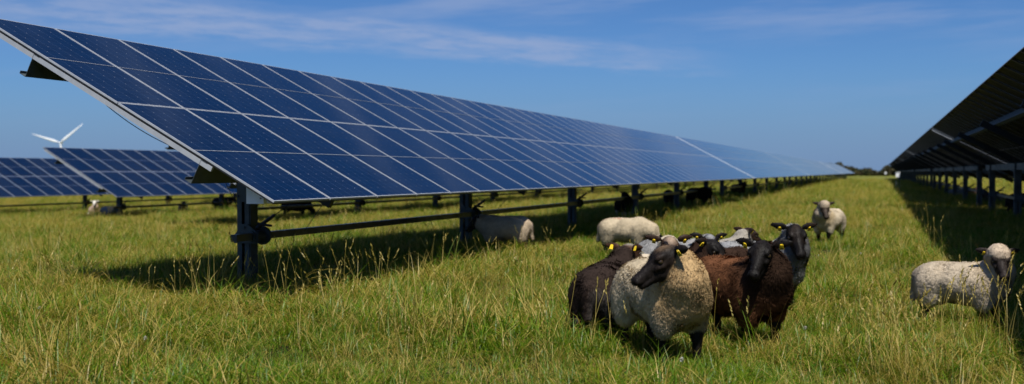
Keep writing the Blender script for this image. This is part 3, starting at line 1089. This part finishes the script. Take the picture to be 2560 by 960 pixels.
# the group in front
sheep('cream sheep with a black face turned to the left, in front of the flock', 1700, 912, 0.26, -70, -168, CREAM, FACE, 1.11, fat=0.95,
      head_pitch=30, poll_h=0.74, poll_f=0.17, res=0.010, strands=14000, tags=(1, 1), seed=2, neck_col=(0.44, 0.30, 0.15), neck_r=0.44, wool_len=0.0095, blaze=(0.13, 0.085, 0.05), leg_col=BLACK)
sheep('dark brown sheep with a glossy black head, beside the cream one in front', 1902, 876, 0.26, -62, -120, BROWN, BLACK, 1.08, fat=1.02,
      head_pitch=30, poll_h=0.76, poll_f=0.14, res=0.010, strands=15000, tags=(1, 1), seed=3, neck_r=0.34, neck_col=DKBR, wool_len=0.020, curl=0.8)
sheep('charcoal sheep seen from behind, head up and turned away, left of the cream one', 1486, 866, -0.32, 68, 45, CHAR, (0.045, 0.022, 0.012), 1.0,
      head_pitch=22, poll_h=0.73, res=0.011, strands=11000, tags=(1, 1), tag_back=True, seed=4, patch=((0.075, 0.068, 0.062), 0.25), wool_len=0.018, blaze=(0.3, 0.27, 0.22), leg_col=BLACK)
sheep('grey sheep with a black head and ears out, facing the camera behind the brown one', 1952, 792, 0.27, -44, -90, (0.31, 0.31, 0.315), BLACK, 1.06,
      head_pitch=38, poll_h=0.78, res=0.011, strands=10000, tags=(1, 1), seed=5, neck_col=(0.02, 0.018, 0.018), neck_r=0.20, wool_len=0.018, belly_dark=0.3, leg_col=BLACK)
sheep('white sheep with a pale speckled forehead, only its head over the cream one in front', 1655, 838, 0.26, -78, -88, WHITE, (0.03, 0.017, 0.011), 1.0,
      head_pitch=40, poll_h=0.81, res=0.012, strands=6000, seed=6, blaze=(0.34, 0.25, 0.18), leg_col=BLACK)
sheep('dark brown sheep with a black face pointing down to the right, in mid flock', 1768, 800, 0.24, -140, -42, (0.035, 0.02, 0.014), BLACK, 1.0,
      head_pitch=38, poll_h=0.70, res=0.012, strands=8000, seed=7, leg_col=BLACK, wool_len=0.018)
sheep('pale grey sheep with a grey-capped black head, at the back of the flock', 1742, 752, 0.26, -30, -86, GREY, BLACK, 0.98,
      head_pitch=40, poll_h=0.665, res=0.012, strands=7000, seed=8, blaze=(0.25, 0.25, 0.25), leg_col=BLACK)
sheep('light grey sheep with its dark head turned away, at the back of the flock', 1822, 742, 0.26, 25, 20, (0.32, 0.29, 0.25), (0.025, 0.014, 0.01), 0.95,
      head_pitch=26, poll_h=0.73, res=0.012, strands=7000, seed=9, leg_col=BLACK)
# round about
sheep('cream sheep grazing side-on with its head in the grass, behind the flock', 1562, 640, 0.0, -22, -5, CREAM, FACE, 0.95,
      graze=True, res=0.012, strands=9000, tags=(0, 0), seed=10, mark=((0.32, 0.06, 0.05), (-0.12, -0.05, 0.68)), leg_col=BLACK)
sheep('cream sheep standing alone in the sun, facing the camera, farther off on open grass', 2060, 610, 0.24, -128, -93, WHITE, (0.055, 0.04, 0.03), 1.0,
      head_pitch=40, poll_h=0.72, res=0.012, strands=8000, tags=(0, 0), seed=11, blaze=(0.38, 0.29, 0.2), topknot=(0.42, 0.34, 0.25), leg_col=BLACK, neck_col=(0.46, 0.36, 0.22))
sheep('cream sheep with a woolly topknot, alone at the shadow edge', 2458, 822, 0.22, -42, -100, (0.43, 0.36, 0.27), (0.026, 0.02, 0.018), 0.88,
      head_pitch=36, poll_h=0.755, poll_f=0.1, res=0.010, strands=13000, seed=12, topknot=(0.46, 0.37, 0.28), leg_col=BLACK, neck_col=(0.45, 0.36, 0.25))
sheep('cream sheep in the shade of the near table, only its rump in the sun', 1264, 634, 0.0, 168, 178, (0.42, 0.33, 0.23), FACE, 0.95,
      head_pitch=40, poll_h=0.60, res=0.014, strands=6000, tags=(0, 0), seed=13, leg_col=BLACK)
# far ones under the rows
FAR = dict(res=0.024, strands=0, tags=(0, 0))
sheep('cream sheep lying in the grass by the far drive tube, white face lit', 236, 541, 0.1, -60, -75, (0.5, 0.36, 0.26), (0.5, 0.47, 0.42), 1.0, lie=True, poll_h=0.86, seed=14, **FAR)
sheep('grey sheep lying against the post of the small slanted table', 272, 543, 0.0, -35, -20, (0.2, 0.2, 0.2), (0.3, 0.28, 0.27), 1.0, lie=True, poll_h=0.62, seed=15, **FAR)
sheep('charcoal sheep lying under the small slanted table, left of the tall post', 458, 532, 0.0, -70, -60, (0.05, 0.05, 0.05), BLACK, 1.0, lie=True, poll_h=0.72, seed=16, **FAR)
sheep('dark sheep standing in shade under the small slanted table, close beside the tall post', 556, 527, 0.0, 10, 5, (0.03, 0.026, 0.022), BLACK, 1.0, poll_h=0.6, seed=17, **FAR)
sheep('black sheep standing in the shade below the bottom corner of the near table', 738, 545, 0.0, 12, 8, (0.014, 0.011, 0.010), BLACK, 1.0, graze=True, seed=18, **FAR)
sheep('black sheep with pale shins standing in shade under the near table', 1560, 548, 0.0, 70, 110, (0.012, 0.010, 0.010), BLACK, 1.0, poll_h=0.74, seed=19, leg_col=(0.3, 0.26, 0.22), **FAR)
sheep('black sheep in shade under the near table, left of a post, head hidden', 1672, 520, 0.0, 85, 95, (0.012, 0.010, 0.010), BLACK, 1.0, graze=True, seed=20, **FAR)
sheep('round black sheep grazing in shade between two near-row posts', 1745, 514, 0.0, 20, 15, (0.012, 0.010, 0.010), BLACK, 1.12, graze=True, seed=21, **FAR)
sheep('dark brown sheep standing far along in the shade of the near row', 1845, 493, 0.0, -60, -70, (0.03, 0.018, 0.012), BLACK, 1.05, seed=22, **FAR)
sheep('grey sheep lying in the shade under the right-hand row, leftmost there', 2392, 492, 0.0, -50, -60, (0.16, 0.16, 0.17), BLACK, 1.0, lie=True, seed=25, **FAR)
sheep('dark brown sheep lying in shade under the right-hand row, between posts', 2425, 490, 0.0, -10, -30, (0.09, 0.045, 0.035), BLACK, 1.0, lie=True, seed=26, **FAR)
sheep('dark sheep lying by a right-hand post in shade, cut in front by pale grass', 2490, 512, 0.0, 175, 200, (0.05, 0.045, 0.05), BLACK, 1.1, lie=True, seed=27, **FAR)
sheep('black sheep at the right photo edge under the row, rump rimmed with light', 2560, 540, 0.0, -15, -20, (0.022, 0.02, 0.02), BLACK, 1.1, seed=28, **FAR)

# white electrical cabinets along the right-hand row
def cabinet(label, c, t, k):
    x, y = ct(c, t)
    root = empty('electrical_cabinet', (x, y, gz(x, y)), -PHI)
    tag(root, label, 'cabinet')
    b = MB(); b.box((0, 0, 1.22), (0.46 * k, 0.26, 0.56 * k)); b.box((0, -0.01, 1.22 + 0.29 * k), (0.52 * k, 0.32, 0.025))
    b.build('body', M['box_white'], root)
    b = MB(); b.box((0, -0.137, 1.22), (0.40 * k, 0.008, 0.50 * k)); d = b.build('door', M['box_white'], root)
    b = MB(); b.box((0.15 * k, -0.15, 1.22), (0.03, 0.018, 0.10)); b.build('handle', M['steel_dark'], d)
    for s in (-1, 1):
        b = MB(); b.box((s * 0.17 * k, 0.03, 0.45), (0.045, 0.045, 1.0)); b.build('leg', M['steel'], root)


cabinet('white cabinet on legs by the right-hand row, the larger of two pale dots', 1.15, 73.5, 0.62)
cabinet('tiny white cabinet at the far end of the right-hand row', 1.0, 205.0, 0.8)

# ------------------------------------------------------------------ grass
PCOL = D.collections.new('grass_tuft_library')      # not linked to the scene: only a library for the meadow


def tuft(name, n, spread, lmin, lmax, w, lean, dry, head=False, segs=3):
    V, Q, T_, C = [], [], [], []
    for k in range(n):
        a = rng.uniform(0, 2 * math.pi); rr = spread * math.sqrt(rng.uniform())
        bx, by = rr * math.cos(a), rr * math.sin(a)
        L = rng.uniform(lmin, lmax)
        az = rng.uniform(0, 2 * math.pi)
        th = rng.uniform(*lean) * 0.35; curl = rng.uniform(*lean)
        sdx, sdy = -math.sin(az), math.cos(az)
        p = np.array([bx, by, -0.01])
        base = len(V)
        col = (rng.uniform(), dry, rng.uniform())
        ww = w * rng.uniform(0.7, 1.3)
        for i in range(segs + 1):
            f = i / segs
            wi = ww * (1 - f) ** 0.6 if not head else ww * (1 - 0.5 * f)
            if i == segs and not head:
                V.append(p.copy()); C.append(col)
            else:
                V.append(p + np.array([sdx, sdy, 0]) * wi); V.append(p - np.array([sdx, sdy, 0]) * wi); C += [col, col]
            step = L / segs
            an = th + curl * f
            p = p + step * np.array([math.cos(az) * math.sin(an), math.sin(az) * math.sin(an), math.cos(an)])
            p[2] = max(p[2], 0.012 + 0.01 * rng.uniform())
        for i in range(segs - (0 if head else 1)):
            Q.append((base + 2 * i, base + 2 * i + 1, base + 2 * i + 3, base + 2 * i + 2))
        if not head:
            T_.append((base + 2 * segs - 2, base + 2 * segs - 1, base + 2 * segs))
        else:
            # spikelets up the last fifth of the stem
            i0 = V[base + 2 * segs]; dirv = V[base + 2 * segs] - V[base + 2 * segs - 2]; dirv = dirv / (np.linalg.norm(dirv) + 1e-9)
            hl = rng.uniform(0.09, 0.17); ns = 9
            for s_ in range(ns):
                q0 = i0 + dirv * hl * (s_ / ns - 0.25)
                b2 = rng.uniform(0, 6.28)
                sv_ = np.array([math.cos(b2), math.sin(b2), 0])
                e = q0 + dirv * 0.030 + sv_ * 0.012
                m_ = len(V)
                pw = np.cross(dirv, sv_) * 0.0055
                V += [q0, q0 + dirv * 0.012 + sv_ * 0.007 + pw, e, q0 + dirv * 0.012 + sv_ * 0.002 - pw]; C += [col] * 4
                Q.append((m_, m_ + 1, m_ + 2, m_ + 3))
    fl = []
    if Q: fl.append(np.array(Q))
    if T_: fl.append(np.array(T_))
    me = np_mesh(name, np.array(V), fl, [M['blade']])
    set_col(me, 'blade', np.array(C))
    o = D.objects.new(name, me)
    PCOL.objects.link(o)
    return o


# index order follows the names
for i in range(5): tuft('a_green_tuft_%d' % i, 38, 0.14, 0.08, 0.21, 0.0032, (0.5, 2.2), 0.0)
for i in range(3): tuft('b_mixed_tuft_%d' % i, 30, 0.15, 0.12, 0.27, 0.0024, (0.8, 2.6), 0.22)
for i in range(4): tuft('c_straw_tuft_%d' % i, 20, 0.16, 0.20, 0.46, 0.0018, (1.4, 3.0), 0.7, segs=4)
for i in range(4): tuft('d_stem_%d' % i, 2, 0.05, 0.38, 0.70, 0.0022, (0.05, 0.8), 1.1, True, 5)
for i in range(2): tuft('e_upright_tuft_%d' % i, 22, 0.09, 0.22, 0.46, 0.0026, (0.3, 1.7), 0.18, segs=4)


def scatter():
    pts, idx, rot, scl = [], [], [], []
    def zone(y0, y1, dens, s0, s1, weights, margin=1.25, xw=0.56):
        area_w = lambda y: 2 * (xw * y * 1.0 + margin)
        n = int(dens * (y1 - y0) * area_w((y0 + y1) / 2))
        y = rng.uniform(y0, y1, n * 2); keep = rng.uniform(0, area_w(y1), n * 2) < area_w(y)
        y = y[keep][:n]; n = len(y)
        x = rng.uniform(-1, 1, n) * area_w(y) / 2
        patch = pnoise(np.stack([x * 0.5, y * 0.5, np.zeros(n)], 1), 77) + 0.5 * pnoise(np.stack([x * 1.6, y * 1.6, np.zeros(n)], 1), 78)
        w = np.array(weights, float)[None] * np.stack([1 - 0.45 * patch, np.ones(n), 1 + 0.9 * patch, 1 + 0.8 * patch, np.clip(0.1 + 2.2 * pnoise(np.stack([x * 0.9 + 40, y * 0.9, np.zeros(n)], 1), 90), 0.02, 3)], 1)
        w = np.clip(w, 0.002, None); w /= w.sum(1, keepdims=True)
        cls = (rng.uniform(size=(n, 1)) > np.cumsum(w, 1)).sum(1).clip(0, 4)
        start = np.array([0, 5, 8, 12, 16]); cnt = np.array([5, 3, 4, 4, 2])
        k = start[cls] + (rng.uniform(size=n) * cnt[cls]).astype(int)
        hum = pnoise(np.stack([x * 1.1, y * 1.1, np.zeros(n)], 1), 79)
        s_ = rng.uniform(s0, s1, n) * np.clip(1 + 0.2 * patch + 0.6 * hum, 0.4, 1.9)
        s_ = np.where(cls == 3, np.clip(s_, 0.6, 0.95), s_)
        pts.append(np.stack([x, y, ground_z(x, y)], 1)); idx.append(k)
        rot.append(np.stack([rng.normal(0, 0.12, n), rng.normal(0, 0.12, n), rng.uniform(0, 6.283, n)], 1)); scl.append(s_)
    W_ = (0.47, 0.26, 0.20, 0.010, 0.06)
    zone(4.8, 9, 98, 0.85, 1.55, W_, 2.2)
    zone(9, 14, 78, 0.9, 1.5, W_, 2.2)
    zone(14, 24, 52, 0.85, 1.35, W_, 2.5)
    W2 = (0.34, 0.30, 0.33, 0.008, 0.022)
    zone(24, 42, 26, 1.1, 1.7, W2, 3)
    zone(42, 80, 10, 1.5, 2.3, W2, 4)
    zone(80, 150, 2.6, 2.2, 3.2, W2, 5)
    # thicker uncut stems where the photograph shows them, at post feet and shadow edges
    for (px, py, n, sp_) in ((2245, 958, 13, 0.12), (2200, 930, 6, 0.12), (2290, 958, 6, 0.12), (2165, 900, 6, 0.2), (2420, 865, 9, 0.16), (2470, 870, 6, 0.12), (2405, 800, 3, 0.1), (1575, 850, 5, 0.18),
                             (1530, 880, 6, 0.25), (815, 790, 4, 0.2), (840, 840, 8, 0.3), (740, 790, 5, 0.2), (475, 790, 6, 0.25), (560, 760, 6, 0.2), (60, 800, 8, 0.4),
                             (150, 780, 5, 0.3), (970, 770, 5, 0.3), (1100, 700, 5, 0.4), (1370, 640, 4, 0.4), (2310, 640, 5, 0.5), (2335, 600, 6, 0.5), (1270, 930, 4, 0.4),
                             (2540, 900, 4, 0.2), (1800, 900, 5, 0.4), (1650, 880, 5, 0.3), (600, 930, 4, 0.5), (1000, 900, 4, 0.5)):
        cx, cy = px_ground(px, py)
        x = cx + rng.normal(0, sp_, n); y = cy + rng.normal(0, sp_, n)
        pts.append(np.stack([x, y, ground_z(x, y)], 1)); idx.append(rng.integers(12, 16, n))
        rot.append(np.stack([rng.normal(0, 0.1, n), rng.normal(0, 0.1, n), rng.uniform(0, 6.283, n)], 1)); scl.append(rng.uniform(0.75, 1.1, n))
        m_ = n
        x = cx + rng.normal(0, sp_, m_); y = cy + rng.normal(0, sp_, m_)
        pts.append(np.stack([x, y, ground_z(x, y)], 1)); idx.append(rng.integers(16, 18, m_))
        rot.append(np.stack([rng.normal(0, 0.1, m_), rng.normal(0, 0.1, m_), rng.uniform(0, 6.283, m_)], 1)); scl.append(rng.uniform(0.6, 1.0, m_))
    pts_, idx_, rot_, scl_ = map(np.concatenate, (pts, idx, rot, scl))
    keep = np.linalg.norm(pts_[:, :2], axis=1) > 4.2
    keep &= (pts_[:, 1] > 6.3) | (idx_ < 12)
    return pts_[keep], idx_[keep], rot_[keep], scl_[keep]


def build_grass():
    p, k, r_, s_ = scatter()
    me = D.meshes.new('grass')
    me.vertices.add(len(p)); me.vertices.foreach_set('co', p.astype(np.float32).reshape(-1))
    a = me.attributes.new('pick', 'INT', 'POINT'); a.data.foreach_set('value', k.astype(np.int32))
    a = me.attributes.new('turn', 'FLOAT_VECTOR', 'POINT'); a.data.foreach_set('vector', r_.astype(np.float32).reshape(-1))
    a = me.attributes.new('size', 'FLOAT', 'POINT'); a.data.foreach_set('value', s_.astype(np.float32))
    o = link(D.objects.new('grass', me))
    tag(o, 'rough meadow grass, green blades mixed with dry straw and seeding stems', 'grass', kind='stuff')
    ng = D.node_groups.new('grass_instances', 'GeometryNodeTree')
    ng.interface.new_socket('Geometry', in_out='INPUT', socket_type='NodeSocketGeometry')
    ng.interface.new_socket('Geometry', in_out='OUTPUT', socket_type='NodeSocketGeometry')
    N, L = ng.nodes, ng.links
    gi, go = N.new('NodeGroupInput'), N.new('NodeGroupOutput')
    ci = N.new('GeometryNodeCollectionInfo'); ci.inputs['Collection'].default_value = PCOL
    ci.inputs['Separate Children'].default_value = True; ci.inputs['Reset Children'].default_value = True
    iop = N.new('GeometryNodeInstanceOnPoints'); iop.inputs['Pick Instance'].default_value = True
    def na(nm, dt):
        n = N.new('GeometryNodeInputNamedAttribute'); n.data_type = dt; n.inputs['Name'].default_value = nm
        return n.outputs['Attribute']
    e2r = N.new('FunctionNodeEulerToRotation')
    L.new(gi.outputs[0], iop.inputs['Points']); L.new(ci.outputs[0], iop.inputs['Instance'])
    L.new(na('pick', 'INT'), iop.inputs['Instance Index'])
    L.new(na('turn', 'FLOAT_VECTOR'), e2r.inputs[0]); L.new(e2r.outputs[0], iop.inputs['Rotation'])
    L.new(na('size', 'FLOAT'), iop.inputs['Scale'])
    L.new(iop.outputs[0], go.inputs[0])
    md = o.modifiers.new('grass_instances', 'NODES'); md.node_group = ng
    print('grass tufts', len(p))


build_grass()

# a few clover heads in the sward
def clover():
    spots = [(1917, 838), (360, 880), (95, 795), (1838, 720), (2045, 645), (2150, 640), (1700, 940), (2010, 850)]
    for i, (px, py) in enumerate(spots):
        x, y = px_ground(px, py + 20)
        b_ = MB()
        z = gz(x, y)
        b_.tube((0, 0, 0), (0.01, 0, 0.15), 0.0015, n=5, m=1)
        for k in range(70):
            d = rng.normal(size=3); d /= np.linalg.norm(d)
            c_ = np.array([0.01, 0, 0.165]) + d * 0.013
            w_ = np.cross(d, [0.3, 0.5, 0.8]); w_ /= np.linalg.norm(w_)
            b_.add([c_ - w_ * 0.004 - d * 0.006, c_ + w_ * 0.004 - d * 0.006, c_ + d * 0.006], [(0, 1, 2)], 0)
        o = b_.build('clover_flower', [M['clover'], M['blade']])
        o.location = (x, y, z)
        lab = 'round white clover flower standing in the meadow grass'
        tag(o, lab, 'flower', 'white clover flowers scattered in the grass')


clover()
